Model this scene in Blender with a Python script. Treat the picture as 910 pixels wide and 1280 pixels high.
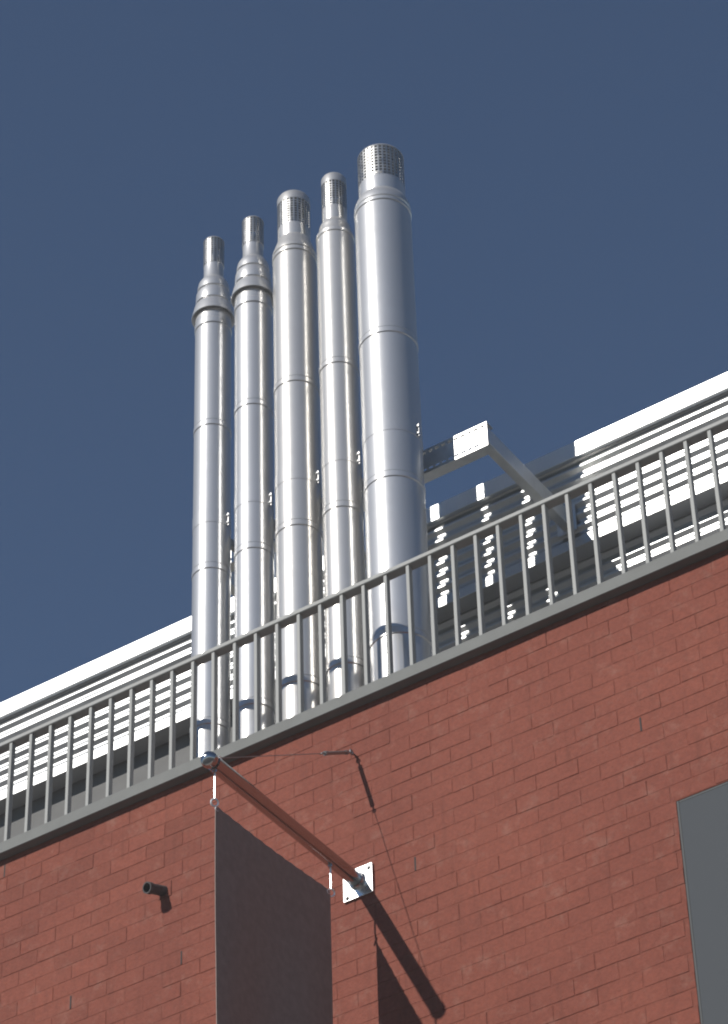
import bpy, math, random
from mathutils import Vector, Matrix

random.seed(11)
scene = bpy.context.scene
for o in list(bpy.data.objects):
    bpy.data.objects.remove(o)
col = scene.collection
G = 10.30                      # height of the railing's bottom rail above the ground

# ------------------------------------------------------------------ camera
FPX = 4000.0                   # focal length in pixels of the 910 x 1280 photograph
CAM = Vector((8.1139, -9.4384, -8.6752 + G))
RIGHT = Vector((0.82940339, 0.55806797, -0.02549818))
UP = Vector((0.38079099, -0.53135789, 0.75674105))
FWD = Vector((-0.40876428, 0.63735307, 0.65321729))
cd = bpy.data.cameras.new('camera')
cam = bpy.data.objects.new('camera', cd)
col.objects.link(cam)
cam.matrix_world = Matrix.Translation(CAM) @ Matrix((RIGHT, UP, -FWD)).transposed().to_4x4()
cd.sensor_fit = 'HORIZONTAL'
cd.sensor_width = 36.0
cd.lens = 36.0 * FPX / 910.0
cd.clip_start = 0.1
cd.clip_end = 6000.0
scene.camera = cam
scene.render.resolution_x, scene.render.resolution_y = 728, 1024

# ------------------------------------------------------------------ sky and sun
TO_SUN = Vector((-0.335, -1.0, 0.71)).normalized()
elev = math.asin(TO_SUN.z)
azim = math.atan2(TO_SUN.x, TO_SUN.y)
world = bpy.data.worlds.new('World')
scene.world = world
world.use_nodes = True
nt = world.node_tree
nt.nodes.clear()
sky = nt.nodes.new('ShaderNodeTexSky')
sky.sky_type = 'NISHITA'
sky.sun_disc = False
sky.sun_elevation = elev
sky.sun_rotation = azim
sky.altitude = 1200
sky.air_density = 1.0
sky.dust_density = 0.0
sky.ozone_density = 3.2
bg = nt.nodes.new('ShaderNodeBackground')
bg.inputs['Strength'].default_value = 0.066
out = nt.nodes.new('ShaderNodeOutputWorld')
nt.links.new(sky.outputs[0], bg.inputs['Color'])
nt.links.new(bg.outputs[0], out.inputs['Surface'])

sd = bpy.data.lights.new('sun', 'SUN')
sd.energy = 4.2
sd.angle = math.radians(0.53)
sd.color = (1.0, 0.955, 0.89)
sun = bpy.data.objects.new('sun', sd)
col.objects.link(sun)
sun.location = (0, -20, 40)
sun.rotation_euler = TO_SUN.to_track_quat('Z', 'Y').to_euler()

scene.view_settings.view_transform = 'Standard'
scene.view_settings.look = 'None'
scene.view_settings.exposure = 0.28
scene.view_settings.gamma = 1.0
scene.view_settings.use_curve_mapping = False
scene.cycles.filter_width = 2.0          # the photograph is softly focused
scene.cycles.max_bounces = 12
scene.cycles.glossy_bounces = 8


# ------------------------------------------------------------------ helpers
def project(x, y, z):
    """survey coordinates -> pixel of the 910 x 1280 photograph"""
    d = Vector((x, y, z + G)) - CAM
    k = d.dot(FWD)
    return 455 + FPX * d.dot(RIGHT) / k, 640 - FPX * d.dot(UP) / k


class MB:
    """collects faces in survey coordinates (z = 0 at the bottom of the balusters)"""

    def __init__(self):
        self.v, self.f = [], []

    def add(self, vs, fs):
        n = len(self.v)
        self.v += [tuple(v) for v in vs]
        self.f += [tuple(i + n for i in f) for f in fs]
        return self

    def box(self, x0, x1, y0, y1, z0, z1, b=0.0):
        if b <= 0:
            vs = [(x, y, z) for x in (x0, x1) for y in (y0, y1) for z in (z0, z1)]
            return self.add(vs, [(0, 1, 3, 2), (4, 6, 7, 5), (0, 4, 5, 1), (2, 3, 7, 6), (0, 2, 6, 4), (1, 5, 7, 3)])
        # chamfered box
        vs, idx = [], {}
        for i, x in enumerate((x0, x1)):
            for j, y in enumerate((y0, y1)):
                for k, z in enumerate((z0, z1)):
                    sx, sy, sz = (b, -b)[i], (b, -b)[j], (b, -b)[k]
                    for a, p in (('x', (x, y + sy, z + sz)), ('y', (x + sx, y, z + sz)), ('z', (x + sx, y + sy, z))):
                        idx[(i, j, k, a)] = len(vs)
                        vs.append(p)
        fs = []
        R = (0, 1)
        for i in R:
            fs.append([idx[(i, j, k, 'x')] for j, k in ((0, 0), (1, 0), (1, 1), (0, 1))][::1 if i else -1])
        for j in R:
            fs.append([idx[(i, j, k, 'y')] for i, k in ((0, 0), (0, 1), (1, 1), (1, 0))][::1 if j else -1])
        for k in R:
            fs.append([idx[(i, j, k, 'z')] for i, j in ((0, 0), (1, 0), (1, 1), (0, 1))][::1 if k else -1])
        for i in R:
            for j in R:
                fs.append([idx[(i, j, 0, 'x')], idx[(i, j, 1, 'x')], idx[(i, j, 1, 'y')], idx[(i, j, 0, 'y')]])
            for k in R:
                fs.append([idx[(i, 0, k, 'x')], idx[(i, 1, k, 'x')], idx[(i, 1, k, 'z')], idx[(i, 0, k, 'z')]])
        for j in R:
            for k in R:
                fs.append([idx[(0, j, k, 'y')], idx[(1, j, k, 'y')], idx[(1, j, k, 'z')], idx[(0, j, k, 'z')]])
        for i in R:
            for j in R:
                for k in R:
                    fs.append([idx[(i, j, k, a)] for a in 'xyz'])
        return self.add(vs, fs)

    def lathe(self, cx, cy, prof, n=48, cap0=False, cap1=False):
        vs, fs = [], []
        for r, z in prof:
            for i in range(n):
                a = 2 * math.pi * i / n
                vs.append((cx + r * math.cos(a), cy + r * math.sin(a), z))
        for k in range(len(prof) - 1):
            for i in range(n):
                j = (i + 1) % n
                fs.append((k * n + i, k * n + j, (k + 1) * n + j, (k + 1) * n + i))
        if cap0:
            fs.append(tuple(reversed(range(n))))
        if cap1:
            fs.append(tuple(range((len(prof) - 1) * n, len(prof) * n)))
        return self.add(vs, fs)

    def tube(self, pts, rad, n=12, caps=True):
        pts = [Vector(p) for p in pts]
        if not isinstance(rad, (list, tuple)):
            rad = [rad] * len(pts)
        vs, fs = [], []
        ref = None
        for k, p in enumerate(pts):
            t = (pts[min(k + 1, len(pts) - 1)] - pts[max(k - 1, 0)]).normalized()
            if ref is None:
                ref = t.orthogonal().normalized()
            a = (ref - t * ref.dot(t)).normalized()
            ref = a
            b = t.cross(a)
            for i in range(n):
                w = 2 * math.pi * i / n
                vs.append(p + (a * math.cos(w) + b * math.sin(w)) * rad[k])
        for k in range(len(pts) - 1):
            for i in range(n):
                j = (i + 1) % n
                fs.append((k * n + i, k * n + j, (k + 1) * n + j, (k + 1) * n + i))
        if caps:
            fs.append(tuple(reversed(range(n))))
            fs.append(tuple(range((len(pts) - 1) * n, len(pts) * n)))
        return self.add(vs, fs)

    def ring(self, c, axis, R, r, n=20, m=8):
        c, ax = Vector(c), Vector(axis).normalized()
        a = ax.orthogonal().normalized()
        b = ax.cross(a)
        vs, fs = [], []
        for i in range(n):
            w = 2 * math.pi * i / n
            d = a * math.cos(w) + b * math.sin(w)
            for j in range(m):
                u = 2 * math.pi * j / m
                vs.append(c + d * (R + r * math.cos(u)) + ax * r * math.sin(u))
        for i in range(n):
            for j in range(m):
                fs.append((i * m + j, ((i + 1) % n) * m + j, ((i + 1) % n) * m + (j + 1) % m, i * m + (j + 1) % m))
        return self.add(vs, fs)

    def build(self, name, material, parent=None, smooth=False, sharp=35):
        base = parent_base(parent)
        me = bpy.data.meshes.new(name)
        me.from_pydata([(x - base[0], y - base[1], z - base[2]) for x, y, z in self.v], [], self.f)
        me.materials.append(material)
        me.validate()
        import bmesh
        bm = bmesh.new()
        bm.from_mesh(me)
        bmesh.ops.recalc_face_normals(bm, faces=bm.faces)
        bm.to_mesh(me)
        bm.free()
        if smooth:
            me.polygons.foreach_set('use_smooth', [True] * len(me.polygons))
            me.set_sharp_from_angle(angle=math.radians(sharp))
        o = bpy.data.objects.new(name, me)
        col.objects.link(o)
        if parent is None:
            o.location = (0, 0, G)
        else:
            o.parent = parent
        return o


BASE = {}


def parent_base(p):
    if p is None:
        return (0, 0, 0)
    while p.parent is not None:
        p = p.parent
    return BASE.get(p.name, (0, 0, 0))


def thing(name, base, label, cat, group=None):
    o = bpy.data.objects.new(name, None)
    col.objects.link(o)
    o.empty_display_size = 0.1
    o.location = (base[0], base[1], base[2] + G)
    BASE[o.name] = base
    o['label'] = label
    o['category'] = cat
    if group:
        o['group'] = group
    return o


def nodes_of(m):
    m.use_nodes = True
    t = m.node_tree
    return t, t.nodes['Principled BSDF']


def mat(name, color, rough=0.5, metal=0.0, noise=None, bump=None, spec=None):
    """noise = (scale, amount of lightness variation, stretch); bump = (scale, strength, distance)"""
    m = bpy.data.materials.new(name)
    t, p = nodes_of(m)
    p.inputs['Base Color'].default_value = (*color, 1)
    p.inputs['Roughness'].default_value = rough
    p.inputs['Metallic'].default_value = metal
    if spec is not None:
        p.inputs['Specular IOR Level'].default_value = spec
    geo = t.nodes.new('ShaderNodeNewGeometry')
    if noise:
        sc, amt, st = noise
        mp = t.nodes.new('ShaderNodeMapping')
        mp.inputs['Scale'].default_value = st
        t.links.new(geo.outputs['Position'], mp.inputs['Vector'])
        nz = t.nodes.new('ShaderNodeTexNoise')
        nz.inputs['Scale'].default_value = sc
        nz.inputs['Detail'].default_value = 6
        t.links.new(mp.outputs[0], nz.inputs['Vector'])
        mr = t.nodes.new('ShaderNodeMapRange')
        mr.inputs['From Min'].default_value = 0.3
        mr.inputs['From Max'].default_value = 0.7
        mr.inputs['To Min'].default_value = 1 - amt
        mr.inputs['To Max'].default_value = 1 + amt
        t.links.new(nz.outputs['Fac'], mr.inputs['Value'])
        mx = t.nodes.new('ShaderNodeMix')
        mx.data_type = 'RGBA'
        mx.blend_type = 'MULTIPLY'
        mx.inputs['Factor'].default_value = 1
        mx.inputs['A'].default_value = (*color, 1)
        t.links.new(mr.outputs[0], mx.inputs['B'])
        t.links.new(mx.outputs['Result'], p.inputs['Base Color'])
        rr = t.nodes.new('ShaderNodeMapRange')
        rr.inputs['From Min'].default_value = 0.3
        rr.inputs['From Max'].default_value = 0.7
        rr.inputs['To Min'].default_value = max(0.02, rough - 0.06)
        rr.inputs['To Max'].default_value = rough + 0.06
        t.links.new(nz.outputs['Fac'], rr.inputs['Value'])
        t.links.new(rr.outputs[0], p.inputs['Roughness'])
    if bump:
        nb = t.nodes.new('ShaderNodeTexNoise')
        nb.inputs['Scale'].default_value = bump[0]
        nb.inputs['Detail'].default_value = 5
        t.links.new(geo.outputs['Position'], nb.inputs['Vector'])
        bn = t.nodes.new('ShaderNodeBump')
        bn.inputs['Strength'].default_value = bump[1]
        bn.inputs['Distance'].default_value = bump[2]
        t.links.new(nb.outputs['Fac'], bn.inputs['Height'])
        t.links.new(bn.outputs[0], p.inputs['Normal'])
    return m


def brick_material(name, base, joint=False):
    m = bpy.data.materials.new(name)
    t, p = nodes_of(m)
    N, L = t.nodes, t.links
    geo = N.new('ShaderNodeNewGeometry')

    def noise(scale, detail=6, st=(1, 1, 1), rough=0.55):
        mp = N.new('ShaderNodeMapping')
        mp.inputs['Scale'].default_value = st
        L.new(geo.outputs['Position'], mp.inputs['Vector'])
        n = N.new('ShaderNodeTexNoise')
        n.inputs['Scale'].default_value = scale
        n.inputs['Detail'].default_value = detail
        n.inputs['Roughness'].default_value = rough
        L.new(mp.outputs[0], n.inputs['Vector'])
        return n.outputs['Fac']

    def rng(v, a, b, c, d):
        r = N.new('ShaderNodeMapRange')
        for k, x in zip(('From Min', 'From Max', 'To Min', 'To Max'), (a, b, c, d)):
            r.inputs[k].default_value = x
        L.new(v, r.inputs['Value'])
        return r.outputs[0]

    def mixc(fac, a, b, mode='MIX'):
        x = N.new('ShaderNodeMix')
        x.data_type = 'RGBA'
        x.blend_type = mode
        for sock, v in (('Factor', fac), ('A', a), ('B', b)):
            if hasattr(v, 'is_output') or isinstance(v, bpy.types.NodeSocket):
                L.new(v, x.inputs[sock])
            elif sock == 'Factor':
                x.inputs[sock].default_value = v
            else:
                x.inputs[sock].default_value = (*v, 1) if len(v) == 3 else v
        return x.outputs['Result']

    c = mixc(rng(noise(1.7), 0.35, 0.65, 0, 1), base, tuple(b * k for b, k in zip(base, (0.86, 0.84, 0.86))))
    # brick to brick shade under the paint
    c = mixc(1.0, c, rng(geo.outputs['Random Per Island'], 0, 1, 0.90, 1.09), 'MULTIPLY')
    # mottled wear, pale bloom and dark run marks of the old paint
    c = mixc(1.0, c, rng(noise(55, 8), 0.3, 0.7, 0.87, 1.12), 'MULTIPLY')
    c = mixc(rng(noise(13, 9, (0.8, 1, 0.8), 0.75), 0.54, 0.82, 0, 0.40), c, (0.30, 0.19, 0.15))
    c = mixc(rng(noise(5, 6, (4.5, 4.5, 0.55)), 0.56, 0.80, 0, 0.5), c, tuple(b * 0.55 for b in base))
    L.new(c, p.inputs['Base Color'])
    p.inputs['Roughness'].default_value = 0.72
    p.inputs['Specular IOR Level'].default_value = 0.12
    b1 = N.new('ShaderNodeBump')
    b1.inputs['Strength'].default_value = 0.55
    b1.inputs['Distance'].default_value = 0.004
    L.new(noise(90, 6), b1.inputs['Height'])
    b2 = N.new('ShaderNodeBump')
    b2.inputs['Strength'].default_value = 0.5
    b2.inputs['Distance'].default_value = 0.006
    L.new(noise(16, 4), b2.inputs['Height'])
    L.new(b1.outputs[0], b2.inputs['Normal'])
    L.new(b2.outputs[0], p.inputs['Normal'])
    return m


def flue_material(name, tint):
    """rolled stainless sheet: a tight and a broad gloss lobe, faint draw lines round the tube"""
    m = bpy.data.materials.new(name)
    t, p = nodes_of(m)
    N, L = t.nodes, t.links
    geo = N.new('ShaderNodeNewGeometry')
    mp = N.new('ShaderNodeMapping')
    mp.inputs['Scale'].default_value = (0.6, 0.6, 3.0)
    L.new(geo.outputs['Position'], mp.inputs['Vector'])
    nz = N.new('ShaderNodeTexNoise')
    nz.inputs['Scale'].default_value = 9
    nz.inputs['Detail'].default_value = 7
    L.new(mp.outputs[0], nz.inputs['Vector'])
    mr = N.new('ShaderNodeMapRange')
    mr.inputs['From Min'].default_value, mr.inputs['From Max'].default_value = 0.3, 0.7
    mr.inputs['To Min'].default_value, mr.inputs['To Max'].default_value = 0.93, 1.04
    L.new(nz.outputs['Fac'], mr.inputs['Value'])
    mx = N.new('ShaderNodeMix')
    mx.data_type = 'RGBA'
    mx.blend_type = 'MULTIPLY'
    mx.inputs['Factor'].default_value = 1
    mx.inputs['A'].default_value = (*tint, 1)
    L.new(mr.outputs[0], mx.inputs['B'])
    L.new(mx.outputs['Result'], p.inputs['Base Color'])
    p.inputs['Metallic'].default_value = 1.0
    p.inputs['Roughness'].default_value = 0.25
    q = N.new('ShaderNodeBsdfPrincipled')
    q.inputs['Base Color'].default_value = (0.46 * tint[0] / .8, 0.46 * tint[1] / .8, 0.46 * tint[2] / .8, 1)
    q.inputs['Metallic'].default_value = 0.9
    q.inputs['Roughness'].default_value = 0.74
    ms = N.new('ShaderNodeMixShader')
    ms.inputs['Fac'].default_value = 0.55
    L.new(p.outputs[0], ms.inputs[1])
    L.new(q.outputs[0], ms.inputs[2])
    L.new(ms.outputs[0], N['Material Output'].inputs['Surface'])
    nb = N.new('ShaderNodeTexNoise')
    nb.inputs['Scale'].default_value = 5
    nb.inputs['Detail'].default_value = 3
    L.new(geo.outputs['Position'], nb.inputs['Vector'])
    bn = N.new('ShaderNodeBump')
    bn.inputs['Strength'].default_value = 0.17
    bn.inputs['Distance'].default_value = 0.01
    L.new(nb.outputs['Fac'], bn.inputs['Height'])
    L.new(bn.outputs[0], p.inputs['Normal'])
    L.new(bn.outputs[0], q.inputs['Normal'])
    return m


BRICK = (0.185, 0.054, 0.035)
M = {
    'brick': brick_material('painted_brick', BRICK),
    'mortar': brick_material('painted_mortar', tuple(c * 0.92 for c in BRICK)),
    'weep': mat('weep_dark', (0.03, 0.028, 0.027), 0.9),
    'rail': mat('railing_paint', (0.29, 0.295, 0.285), 0.6, 0, (14, 0.07, (1, 1, 1)), (120, 0.1, 0.002), 0.2),
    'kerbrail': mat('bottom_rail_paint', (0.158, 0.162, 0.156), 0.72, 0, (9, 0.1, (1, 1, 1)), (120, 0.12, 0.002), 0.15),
    'flue': flue_material('stainless_flue', (0.80, 0.80, 0.80)),
    'flue_warm': flue_material('stainless_flue_warm', (0.80, 0.785, 0.76)),
    'clamp': mat('clamp_steel', (0.42, 0.42, 0.42), 0.5, 1.0, (30, 0.06, (1, 1, 1))),
    'bolt': mat('bolt_steel', (0.8, 0.8, 0.8), 0.22, 1.0),
    'screen': mat('screen_steel', (0.45, 0.45, 0.44), 0.42, 1.0, (40, 0.06, (1, 1, 1))),
    'galv': mat('galvanised_channel', (0.60, 0.60, 0.59), 0.42, 1.0, (18, 0.08, (1, 1, 1))),
    'clad': mat('ribbed_cladding', (0.50, 0.51, 0.51), 0.43, 1.0, (6, 0.05, (0.4, 1, 1))),
    'fascia': mat('fascia_metal', (0.66, 0.67, 0.67), 0.42, 0.9, (4, 0.04, (0.5, 1, 1))),
    'soffit': mat('soffit_metal', (0.30, 0.305, 0.31), 0.5, 0.2),
    'panel': mat('dark_panel_paint', (0.12, 0.12, 0.118), 0.7, 0, (8, 0.15, (1, 1, 1)), None, 0.2),
    'roof': mat('roof_membrane', (0.30, 0.30, 0.29), 0.85, 0, (6, 0.2, (1, 1, 1))),
    'pole': mat('polished_pole', (0.44, 0.44, 0.44), 0.17, 1.0, (25, 0.05, (1, 1, 1))),
    'plate': mat('polished_plate', (0.85, 0.85, 0.84), 0.25, 1.0),
    'wire': mat('wire_steel', (0.30, 0.30, 0.30), 0.45, 0.8),
    'rod': mat('hanger_rod_steel', (0.80, 0.80, 0.78), 0.35, 0.6),
    'cloth': mat('banner_cloth', (0.24, 0.20, 0.175), 0.85, 0, (30, 0.12, (1, 1, 1)), (500, 0.25, 0.001)),
    'glass': mat('dark_glass', (0.070, 0.073, 0.074), 0.03, 0.0, spec=0.5),
    'frame': mat('window_frame_paint', (0.070, 0.073, 0.074), 0.6, spec=0.1),
    'pipe': mat('old_drain_pipe', (0.055, 0.05, 0.048), 0.6, 0, (60, 0.25, (1, 1, 1))),
    'ground': mat('asphalt', (0.055, 0.055, 0.056), 0.9, 0, (3, 0.2, (1, 1, 1)), (60, 0.3, 0.01)),
    'paving': mat('paving_concrete', (0.30, 0.29, 0.27), 0.85, 0, (2, 0.15, (1, 1, 1))),
}

# ------------------------------------------------------------------ ground
W = 0.05                        # brick face
XL, XR = -6.0, 10.0
m = MB().box(-900, 900, -900, 900, -G - 0.4, -G)
g = m.build('ground', M['ground'])
g['kind'] = 'structure'
m = MB().box(XL - 6, XR + 6, W - 3.2, W + 0.02, -G + 0.004, -G + 0.13, 0.012)
g = m.build('pavement', M['paving'])
g['kind'] = 'structure'

# ------------------------------------------------------------------ brick wall
wall = thing('brick_wall', (0, W, -G), 'tall painted red brick wall below the grey rooftop railing', 'wall')
WX0, WZ1, WX1, WZ0 = 3.466, -1.2046, 4.95, -2.80        # window opening
PITCH, COURSE, JX, JZ = 0.2035, 0.0796, 0.394, -0.5679
JH, JW = 0.0050, 0.0034
TOP = JZ + 7 * COURSE
mm = MB()
rec = 0.0017
y0, y1 = W + rec, W + 0.25
for x0, x1, z0, z1 in ((XL, WX0, -G, TOP), (WX1, XR, -G, TOP), (WX0, WX1, WZ1, TOP), (WX0, WX1, -G, WZ0)):
    mm.box(x0, x1, y0, y1, z0, z1)
mm.build('mortar', M['mortar'], wall)

variants = []
for k in range(10):
    L2, H2 = (PITCH - JW) / 2, (COURSE - JH) / 2
    j = lambda s: random.uniform(-s, s)
    outer = [(-L2 + j(.0014), -H2 + j(.0013)), (L2 + j(.0014), -H2 + j(.0013)), (L2 + j(.0014), H2 + j(.0013)), (-L2 + j(.0014), H2 + j(.0013))]
    mids = [(j(.02), -H2 + j(.0012)), (j(.02), H2 + j(.0012))]
    ring = [outer[0], mids[0], outer[1], outer[2], mids[1], outer[3]]
    ins = []
    for x, z in ring:
        b = random.uniform(0.0015, 0.003)
        ins.append((x - math.copysign(b, x) if abs(x) > 0.05 else x, z - math.copysign(b, z)))
    vs = [(x, j(.0006), z) for x, z in ins] + [(x, .0018 + j(.0006), z) for x, z in ring] + [(x, .03, z) for x, z in ring]
    n = 6
    fs = [(0, 1, 4, 5), (1, 2, 3, 4)]
    for r in (0, 1):
        for i in range(n):
            fs.append((r * n + i, (r + 1) * n + i, (r + 1) * n + (i + 1) % n, r * n + (i + 1) % n))
    variants.append((vs, fs))
vmeshes = []
for vs, fs in variants:
    me = bpy.data.meshes.new('brick')
    me.from_pydata(vs, [], fs)
    me.materials.append(M['brick'])
    vmeshes.append(me)

WEEPS = [(JX, -1.006), (JX + 3 * PITCH, -1.006), (JX + 9 * PITCH, -1.006), (JX + 14.5 * PITCH, -0.767), (JX - 2 * PITCH - 0.02, -0.130)]
cells = []
nrow = int((TOP + G) / COURSE)
for r in range(nrow):
    zc = TOP - (r + 0.5) * COURSE
    rowk = round((zc - (-1.006)) / COURSE)
    off = JX + (0.5 * PITCH if rowk % 2 else 0)
    i0 = math.floor((XL - off) / PITCH)
    i1 = math.ceil((XR - off) / PITCH)
    for i in range(i0, i1):
        a, b = off + i * PITCH + JW / 2, off + (i + 1) * PITCH - JW / 2
        segs = [(a, b)]
        if WZ0 < zc < WZ1:
            segs = []
            if a < WX0:
                segs.append((a, min(b, WX0)))
            if b > WX1:
                segs.append((max(a, WX1), b))
        for a, b in segs:
            if b - a > 0.02:
                cells.append((a, b, zc))
shown = []
for c in cells:
    u, v = project((c[0] + c[1]) / 2, W, c[2])
    if -30 < u < 940 and -20 < v < 1300:
        shown.append((-(project(c[1], W, c[2])[0] - project(c[0], W, c[2])[0]) + (0 if 0 < u < 910 and v < 1285 else 100), c))
shown.sort(key=lambda s: s[0])
single = [c for _, c in shown[:298]]
sset = set(single)
first = True
for a, b, zc in single:
    o = bpy.data.objects.new('brick', random.choice(vmeshes))
    col.objects.link(o)
    o.parent = wall
    o.location = ((a + b) / 2, random.uniform(-.0008, .0008), zc + G + random.uniform(-.0017, .0017))
    o.rotation_euler = (random.uniform(-.012, .012), random.uniform(-.006, .006), random.uniform(-.006, .006))
    o.scale = ((b - a) / (PITCH - JW), 1, 1)
mm = MB()
for c in cells:
    if c in sset:
        continue
    a, b, zc = c
    vs, fs = random.choice(variants)
    s = (b - a) / (PITCH - JW)
    dy = random.uniform(-.0008, .0008)
    mm.add([((a + b) / 2 + x * s, W + y + dy, zc + z) for x, y, z in vs], fs)
o = mm.build('brickwork', M['brick'], wall)
o['kind'] = 'stuff'
o['label'] = 'rest of the painted red brickwork'
for x, z in WEEPS:
    MB().box(x - JW / 2 - .0018, x + JW / 2 + .0018, W - .0012, W + .03, z - .034, z + .034).build('weep_slot', M['weep'], wall)

# ------------------------------------------------------------------ roof deck behind the railing
g = MB().box(XL, XR, W + 0.256, 6.0, -0.30, -0.064).build('roof_deck', M['roof'])
g['kind'] = 'structure'

# ------------------------------------------------------------------ window
win = thing('window', (WX0, W, WZ0), 'dark grey glazed window set almost flush in the red brick wall', 'window')
fm = MB()
fw, fy0, fy1 = 0.012, W + 0.003, W + 0.05
fm.box(WX0, WX0 + fw, fy0, fy1, WZ0, WZ1, .002)
fm.box(WX1 - fw, WX1, fy0, fy1, WZ0, WZ1, .002)
fm.box(WX0 + fw, WX1 - fw, fy0 + .001, fy1, WZ1 - fw, WZ1, .002)
fm.box(WX0 + fw, WX1 - fw, fy0 + .001, fy1, WZ0, WZ0 + fw, .002)
fm.build('window_frame', M['frame'], win)
MB().box(WX0 + fw, WX1 - fw, fy0 + .0016, fy0 + .014, WZ0 + fw, WZ1 - fw).build('pane', M['glass'], win)

# ------------------------------------------------------------------ railing
S, LB = 0.12, 0.5714
rail = thing('railing', (0, 0.03, -0.064), 'grey metal railing with upright bars along the top of the brick wall', 'railing')
MB().box(XL, XR, -0.004, 0.050, LB, LB + 0.024, 0.003).build('top_rail', M['rail'], rail)
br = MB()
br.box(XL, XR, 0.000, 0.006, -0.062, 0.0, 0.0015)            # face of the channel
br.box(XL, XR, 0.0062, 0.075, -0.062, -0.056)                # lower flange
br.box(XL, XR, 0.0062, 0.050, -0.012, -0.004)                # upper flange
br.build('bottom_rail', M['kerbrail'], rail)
base_bar = None
for i in range(-30, 72):
    x = i * S
    if base_bar is None:
        base_bar = MB().box(-.0088, .0088, .002, .031, -.004, LB + .002, .0015).build('baluster', M['rail'], rail)
        bm_ = base_bar
    else:
        bm_ = base_bar.copy()
        col.objects.link(bm_)
    bm_.location.x = x + random.uniform(-.0012, .0012)
    bm_.rotation_euler.y = random.uniform(-.0025, .0025)

# ------------------------------------------------------------------ rooftop plant room
PX0, PX1 = -7.0, 11.0
YF, YC, YL = 1.330, 1.350, 1.460
ph = thing('plant_room', (0, YL, -0.064), 'pale ribbed metal plant room on the roof behind the flues', 'building')


def ribbed(mb, ycrest, ztop, zbot, phase, x0=PX0):
    """horizontally ribbed sheet: crest, sloped underside, valley, sloped top"""
    P, D = 0.0760, 0.0170
    cr, up, va = 0.0115, 0.0305, 0.0115
    dn = P - cr - up - va
    prof = []
    z = phase
    while z > zbot - P:
        for dz, y in ((0, ycrest), (cr, ycrest), (cr + dn, ycrest + D), (cr + dn + va, ycrest + D)):
            zz = z - dz
            if zbot <= zz <= ztop:
                prof.append((y, zz))
        z -= P
    prof.insert(0, (prof[0][0], ztop))
    prof.append((prof[-1][0], zbot))
    n = len(prof)
    vs = [(x0, y, z) for y, z in prof] + [(PX1, y, z) for y, z in prof]
    fs = [(k, k + 1, n + k + 1, n + k) for k in range(n - 1)]
    mb.add(vs, fs)


m = MB()
m.box(PX0, PX1, YF, YF + .012, 2.088, 2.190, .002)
m.box(PX0, PX1, YF + .0122, YF + .16, 2.178, 2.190)
m.box(PX0, PX1, YF + .0122, YF + .022, 2.088, 2.094)
m.build('fascia', M['fascia'], ph)
m = MB()
ribbed(m, YC, 2.170, 1.562, 1.586 + 8 * 0.076)
m.build('ribbed_screen', M['clad'], ph)
m = MB()
m.box(PX0, PX1, YC - .001, YC + .004, 1.526, 1.5615, .001)
m.build('bottom_trim', M['clad'], ph)
MB().box(PX0, PX1, YC + .0045, YL + .03, 1.531, 1.536).build('soffit', M['soffit'], ph)
m = MB()
ribbed(m, YL, 1.5305, -0.064, 1.378 + 2 * 0.076, 1.05)
m.build('ribbed_wall', M['clad'], ph)
MB().box(PX0, 1.0495, YL + .004, YL + .03, -0.064, 1.5305).build('dark_panel', M['panel'], ph)
m = MB()
m.box(PX0, PX1, YF + .17, 5.6, 2.10, 2.176)
m.box(PX0, PX1, YL + .05, 5.5, -0.064, 1.5295)
m.build('roof', M['soffit'], ph)

# ------------------------------------------------------------------ flues
YFL = 0.35
JOINTS = (2.318, 1.365, 0.412)
NSEG = 64


def bead(r, z, h, e):
    """profile of a small rolled bead"""
    return [(r, z), (r - .0022, z + .001), (r - .0022, z + .004), (r + e, z + .008), (r + e, z + h - .008), (r - .0022, z + h - .004), (r - .0022, z + h - .001), (r, z + h)]


def screen(parent, cx, r, z0, z1, ncol, nrow, frac=.62):
    mb = MB()
    vs, fs = [], []
    dz = (z1 - z0) / nrow
    da = 2 * math.pi / ncol
    mg = (1 - frac) / 2

    def P(a, z, rr=r):
        return (cx + rr * math.cos(a), YFL + rr * math.sin(a), z)
    for i in range(ncol):
        for k in range(nrow):
            a0, a1 = i * da, (i + 1) * da
            h0, h1 = a0 + mg * da, a1 - mg * da
            zz0, zz1 = z0 + k * dz, z0 + (k + 1) * dz
            y0, y1 = zz0 + mg * dz, zz1 - mg * dz
            n = len(vs)
            vs += [P(a0, zz0), P(a1, zz0), P(a1, zz1), P(a0, zz1), P(h0, y0), P(h1, y0), P(h1, y1), P(h0, y1)]
            vs += [P(h0, y0, r - .002), P(h1, y0, r - .002), P(h1, y1, r - .002), P(h0, y1, r - .002)]
            for a in range(4):
                b = (a + 1) % 4
                fs.append((n + a, n + b, n + 4 + b, n + 4 + a))
                fs.append((n + 4 + a, n + 4 + b, n + 8 + b, n + 8 + a))
    mb.add(vs, fs)
    return mb.build('screen', M['screen'], parent)


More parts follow.
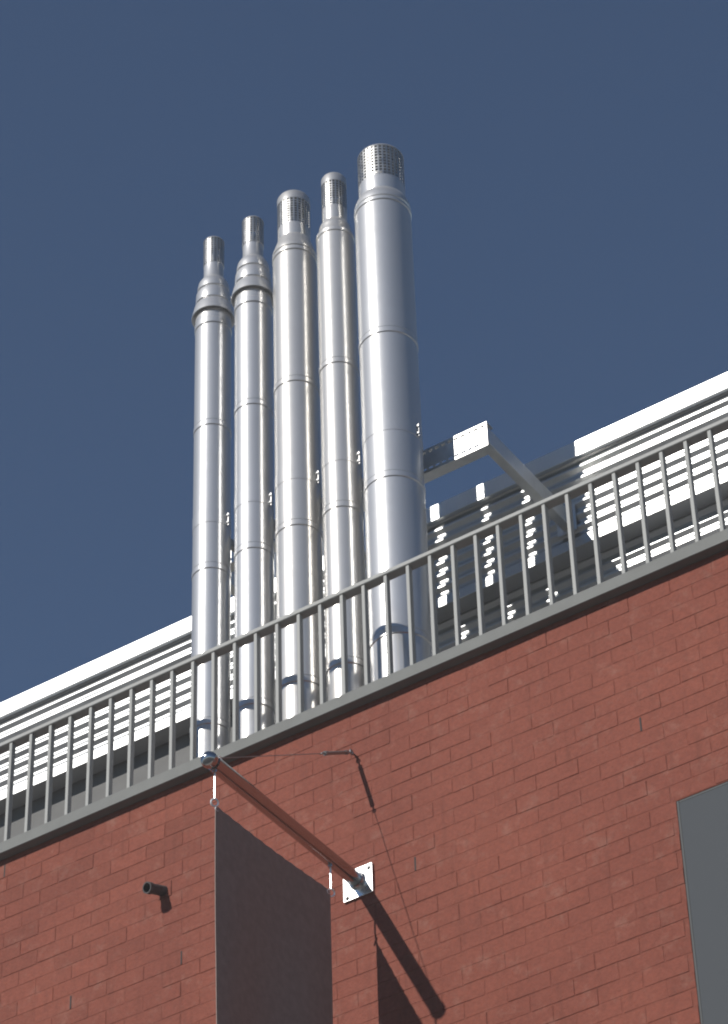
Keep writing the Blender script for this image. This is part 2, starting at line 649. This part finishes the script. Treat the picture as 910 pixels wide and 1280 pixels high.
def flue(cx, r, head, label, mk, scr, cap, warm=False):
    """head: lathe profile of the terminal (radius, z) up to the screen; scr = (radius, z0, z1, columns, rows); cap = z of the top"""
    F = thing('exhaust_flue', (cx, YFL, -0.064), label, 'flue', 'row of five steel flues')
    body = M['flue_warm'] if warm else M['flue']
    zs = [-0.064] + [z for z in reversed(JOINTS)] + [head[0][1]]
    for k in range(len(zs) - 1):
        a = zs[k] + (0.046 if k else 0)
        MB().lathe(cx, YFL, [(r, a), (r, zs[k + 1])], NSEG).build('pipe_section', body, F, True)
    for z in JOINTS:
        MB().lathe(cx, YFL, bead(r, z, .046, .0028), NSEG).build('joint_band', body, F, True, 50)
    # clamp with two bolted ears
    cl = MB().lathe(cx, YFL, [(r, 1.668), (r + .0016, 1.669), (r + .0016, 1.757), (r, 1.758)], NSEG).build('clamp_band', body, F, True)
    for s in (-1, 1):
        MB().box(*sorted((cx + s * (r + .0016), cx + s * (r + .011))), YFL - .004, YFL + .004, 1.672, 1.754, .001).build('ear', M['clamp'], cl)
        for z in (1.690, 1.736):
            MB().tube([(cx + s * (r + .0065), YFL - .011, z), (cx + s * (r + .0065), YFL + .010, z)], .0042, 8).build('bolt', M['bolt'], cl, True)
    MB().box(cx - .012, cx + .012, YFL + r + .002, 0.5575, 1.690, 1.736, .001).build('standoff', M['clamp'], F)
    tm = MB().lathe(cx, YFL, head, NSEG).build('terminal', body, F, True, 28)
    rs, z0, z1, nc, nr = scr
    screen(tm, cx, rs, z0, z1, nc, nr)
    e = min(.018, (cap - z1) * .45 + .004)
    MB().lathe(cx, YFL, [(rs, z1), (rs + .0012, z1 + .001), (rs + .0012, cap - e), (rs - e * .3, cap - e * .3), (rs - e, cap), (rs * .3, cap + .002)], 48, False, True).build('cap', body, tm, True, 50)
    # the inner flue standing inside the screen
    MB().lathe(cx, YFL, [(rs * .62, z0 - .03), (rs * .62, z0 + .35 * (z1 - z0)), (rs * .56, z0 + .35 * (z1 - z0)), (rs * .56, z0 - .03)], 32).build('inner_pipe', M['clamp'], tm, True)
    return F


def small_head(r):
    return [(r, 3.040), (r - .002, 3.042), (r - .002, 3.046), (r + .0035, 3.052), (r + .0035, 3.086), (r, 3.092), (r, 3.156),
            (r + .0190, 3.147), (r + .0205, 3.150), (r + .0195, 3.157), (r + .005, 3.226), (r + .002, 3.232), (r - .009, 3.235), (r - .009, 3.243),
            (r - .001, 3.249), (r + .000, 3.254), (r - .003, 3.318), (r - .006, 3.327), (r - .017, 3.331), (r - .017, 3.338),
            (r - .009, 3.344), (r - .010, 3.372), (r - .015, 3.400), (r - .027, 3.424), (r - .039, 3.436), (r - .042, 3.442), (r - .042, 3.538), (r - .039, 3.541)]


f1 = flue(0.932, 0.095, small_head(.095), 'thin steel flue with flared collar at the end of the row', None, (.056, 3.541, 3.722, 20, 11), 3.735)
f2 = flue(1.190, 0.097, small_head(.097), 'thin steel flue with flared collar standing beside the medium flue with domed cap', None, (.058, 3.541, 3.722, 20, 11), 3.735)
f3 = flue(1.456, 0.114, [(.114, 3.255), (.112, 3.257), (.112, 3.262), (.117, 3.268), (.117, 3.288), (.112, 3.293), (.112, 3.297), (.116, 3.302), (.1155, 3.318), (.106, 3.350),
                         (.093, 3.395), (.088, 3.412), (.085, 3.416), (.085, 3.424), (.0865, 3.430), (.0865, 3.499)],
          'medium steel flue with domed mesh cap, middle one of the five', None, (.087, 3.499, 3.680, 26, 10), 3.748, True)
f4 = flue(1.715, 0.098, [(.098, 3.258), (.096, 3.260), (.096, 3.266), (.1005, 3.272), (.1005, 3.292), (.088, 3.300), (.085, 3.306), (.085, 3.345), (.081, 3.368),
                         (.070, 3.392), (.064, 3.398), (.064, 3.404), (.0655, 3.410), (.0655, 3.495)],
          'thin steel flue with small domed mesh cap beside the thickest flue', None, (.066, 3.495, 3.678, 22, 10), 3.747, True)
f5 = flue(2.013, 0.146, [(.146, 3.258), (.144, 3.260), (.144, 3.266), (.149, 3.272), (.149, 3.288), (.144, 3.292), (.144, 3.298), (.1475, 3.304), (.146, 3.330),
                         (.137, 3.358), (.126, 3.382), (.1195, 3.390), (.1195, 3.396), (.121, 3.404), (.121, 3.482)],
          'thickest steel flue with wide flat mesh cap beside the bracket arm', None, (.1215, 3.482, 3.702, 34, 10), 3.716)

# ------------------------------------------------------------------ bracket frame behind the flues
YB = 0.558
bx0, bx1, bz0, bz1 = 0.735, 2.425, 1.640, 1.785
fr = thing('flue_bracket', (bx1, YB, bz0), 'slotted galvanised steel bracket holding the flues off the plant room', 'bracket')
mb = MB()
SP, SW = 0.0375, 0.024
zr = [bz0, bz0 + .013, bz0 + .028, bz1 - .026, bz1 - .011, bz1]
nslot = int((bx1 - bx0 - .02) / SP)
xs = [bx0]
for i in range(nslot):
    x = bx1 - .014 - (nslot - 1 - i) * SP - SW
    xs += [x, x + SW]
xs.append(bx1)
ny = len(zr)
vs = [(x, y, z) for y in (YB, YB + .004) for x in xs for z in zr]
off = len(xs) * ny
fs = []
for i in range(len(xs) - 1):
    for k in range(ny - 1):
        hole = (i % 2 == 1) and k in (1, 3)
        a, b, c, d = i * ny + k, (i + 1) * ny + k, (i + 1) * ny + k + 1, i * ny + k + 1
        if hole:
            for p, q in ((a, b), (b, c), (c, d), (d, a)):
                fs.append((p, q, q + off, p + off))
        else:
            fs.append((a, b, c, d))
            fs.append((a + off, b + off, c + off, d + off))
mb.add(vs, fs)
mb.build('slotted_web', M['galv'], fr)
mb = MB()
mb.box(bx0, bx1, YB + .0002, YB + .062, bz1, bz1 + .004)
mb.box(bx0, bx1, YB + .0002, YB + .062, bz0 - .004, bz0)
mb.build('channel_flanges', M['galv'], fr)
for x in (bx0 + .002, bx1 - .052):
    o = MB().box(x, x + .050, YB + .0045, YC + .02, bz0 + .020, bz1 - .024, .002).build('arm', M['galv'], fr)
for x in (bx0 + .002, bx1 - .052):
    MB().box(x - .03, x + .08, YC - .009, YC - .0012, bz0 - .01, bz1 + .01, .001).build('wall_foot', M['galv'], fr)

# ------------------------------------------------------------------ flagpole, its plate, stay wire and banner
FX, FZ, FR = 1.941, -0.985, 0.0325
pole = thing('flagpole', (FX, W, FZ), 'polished steel flagpole jutting straight out from the red brick wall', 'flagpole')
MB().tube([(FX, W - .012, FZ), (FX, -1.000, FZ)], FR, 40).build('shaft', M['pole'], pole, True)
pr = []
for k in range(13):
    a = math.pi * k / 12
    pr.append((max(.0006, .0365 * math.sin(a)), -1.028 - .0365 * math.cos(a)))
b = MB()
n = 40
b.add([(FX + r * math.cos(2 * math.pi * i / n), y, FZ + r * math.sin(2 * math.pi * i / n)) for r, y in pr for i in range(n)],
      [(k * n + i, k * n + (i + 1) % n, (k + 1) * n + (i + 1) % n, (k + 1) * n + i) for k in range(12) for i in range(n)])
b.build('ball_finial', M['pole'], pole, True)
pz = -0.992
plt = MB().box(FX - .075, FX + .075, W - .0115, W - .0015, pz - .075, pz + .075, .0015).build('mounting_plate', M['plate'], pole)
for dx in (-.056, .056):
    for dz in (-.056, .056):
        MB().tube([(FX + dx, W - .0115, pz + dz), (FX + dx, W - .021, pz + dz)], .0095, 6).build('bolt', M['wire'], plt)
MB().tube([(FX, W - .0117, FZ), (FX, W - .030, FZ)], [FR + .009, FR + .004], 40).build('socket', M['pole'], pole, True)
# hangers under the pole
for y, zb in ((-0.992, -1.158), (-0.166, -1.140)):
    h = MB().tube([(FX, y, FZ - FR + .004), (FX, y, FZ - FR - .012)], .011, 14).build('hanger_boss', M['pole'], pole, True)
    MB().tube([(FX, y, FZ - FR - .012), (FX, y, zb)], .0042, 10).build('hanger_rod', M['rod'], pole, True)
    MB().ring((FX, y, zb - .0175), (0.8, -.5, -.3), .0155, .0042).build('hanger_ring', M['rod'], pole, True)
MB().ring((FX, -0.958, FZ + FR + .012), (1, 0, 0), .012, .0035).build('stay_eye', M['rod'], pole, True)

AY, AZ = W, -0.318
E0 = Vector((FX, -0.953, FZ + FR + .022))
E1 = Vector((FX, W - .034, AZ - .002))
dirw = (E1 - E0).normalized()
T0 = E0 + dirw * (E1 - E0).length * .765
stay = thing('stay_wire', (FX, W, AZ), 'thin stay wire with a turnbuckle running from the flagpole up to the brick wall', 'wire')
MB().tube([E0, T0], .0019, 8).build('wire', M['wire'], stay, True)
tb = MB()
side = Vector((1, 0, 0))
T1 = E1 - dirw * .012
for s in (-1, 1):
    tb.tube([T0 + dirw * .03 + side * .007 * s, T1 - dirw * .03 + side * .007 * s], .0036, 8)
tb.tube([T0 + dirw * .022, T0 + dirw * .045], .0105, 10)
tb.tube([T1 - dirw * .045, T1 - dirw * .022], .0105, 10)
tb.tube([T0 + dirw * .05, T1 - dirw * .05], .0085, 10)
tb.tube([T0, T0 + dirw * .085], .0042, 8)
tb.tube([T1 - dirw * .085, T1], .0042, 8)
tb.ring(T0 + dirw * -.002, (0, .55, -.83), .008, .003)
tb.ring(T1 + dirw * .004, (0, .55, -.83), .009, .003)
tb.build('turnbuckle', M['wire'], stay, True)
an = MB()
an.tube([(FX, W + .004, AZ), (FX, W - .022, AZ)], .0048, 10)
an.ring((FX, W - .031, AZ), (1, 0, 0), .0105, .0042)
an.build('wall_eye', M['wire'], stay, True)

ban = thing('banner', (FX, -0.58, -2.95), 'dark hanging banner below the flagpole, seen on its shaded side', 'banner')
ny_, nz_ = 40, 70
yA, yB = -0.988, -0.176
vs, fs = [], []
for sx in (-.0013, .0013):
    for j in range(nz_ + 1):
        v = j / nz_
        for i in range(ny_ + 1):
            u = i / ny_
            zt = -1.186 + u * .036 - .010 * math.sin(math.pi * u)
            z = zt + (-2.95 - zt) * v
            y = yA + (yB - yA) * u + .003 * math.sin(5 * v + 1) * (1 - 2 * abs(u - .5))
            dx = .0016 * math.sin(70 * u) * max(0, 1 - 9 * v) + .013 * math.sin(u * 9 + v * 1.7) * min(1, v * 2.5) + .006 * math.sin(u * 4 - v * 6) * v
            vs.append((FX + dx + sx, y, z))
nn = (ny_ + 1) * (nz_ + 1)
for s in (0, 1):
    for j in range(nz_):
        for i in range(ny_):
            a = s * nn + j * (ny_ + 1) + i
            q4 = (a, a + 1, a + ny_ + 2, a + ny_ + 1)
            fs.append(q4)
edge = [(j * (ny_ + 1), (j + 1) * (ny_ + 1)) for j in range(nz_)] + [(j * (ny_ + 1) + ny_, (j + 1) * (ny_ + 1) + ny_) for j in range(nz_)]
edge += [(i, i + 1) for i in range(ny_)] + [(nz_ * (ny_ + 1) + i, nz_ * (ny_ + 1) + i + 1) for i in range(ny_)]
fs += [(a, b, b + nn, a + nn) for a, b in edge]
cm = MB()
cm.add(vs, fs)
cm.build('cloth', M['cloth'], ban, True, 60)
for y, z in ((yA + .010, -1.199), (yB - .010, -1.163)):
    MB().ring((FX, y, z), (1, 0, 0), .009, .0028).build('grommet', M['rod'], ban, True)

# ------------------------------------------------------------------ drain pipe stub in the wall
dp = thing('drain_pipe', (0.906, W, -0.617), 'short dark drain spout poking out of the red brick wall', 'pipe')
d0, d1 = Vector((0.907, W + .03, -0.607)), Vector((0.884, -0.052, -0.646))
ax = (d1 - d0).normalized()
pm = MB()
nn2 = 20
a_ = ax.orthogonal().normalized()
b_ = ax.cross(a_)
prof = [(.024, d0), (.024, d1 - ax * .026), (.0275, d1 - ax * .025), (.0275, d1), (.0215, d1), (.0215, d0)]
pm.add([c + (a_ * math.cos(2 * math.pi * i / nn2) + b_ * math.sin(2 * math.pi * i / nn2)) * r for r, c in prof for i in range(nn2)],
       [(k * nn2 + i, k * nn2 + (i + 1) % nn2, (k + 1) * nn2 + (i + 1) % nn2, (k + 1) * nn2 + i) for k in range(5) for i in range(nn2)])
pm.build('spout', M['pipe'], dp, True)
pm = MB()
pm.box(.872, .944, W - .003, W + .004, -.655, -.575, .001)
pm.build('wall_collar', M['mortar'], dp)

# ------------------------------------------------------------------ added veil: thin volume that lifts the darks, standing in for lens glare
VEIL = 0.0025
hm = bpy.data.materials.new('glare_veil_volume')
hm.use_nodes = True
t = hm.node_tree
t.nodes.clear()
ho = t.nodes.new('ShaderNodeOutputMaterial')
pv = t.nodes.new('ShaderNodeVolumePrincipled')
pv.inputs['Color'].default_value = (0.93, 0.93, 0.92, 1)
pv.inputs['Density'].default_value = VEIL
pv.inputs['Anisotropy'].default_value = 0.0
t.links.new(pv.outputs[0], ho.inputs['Volume'])
hz = MB().box(-910, 910, -910, 910, -G - 1.4, 4.0).build('glare_veil', hm)
hz['kind'] = 'stuff'
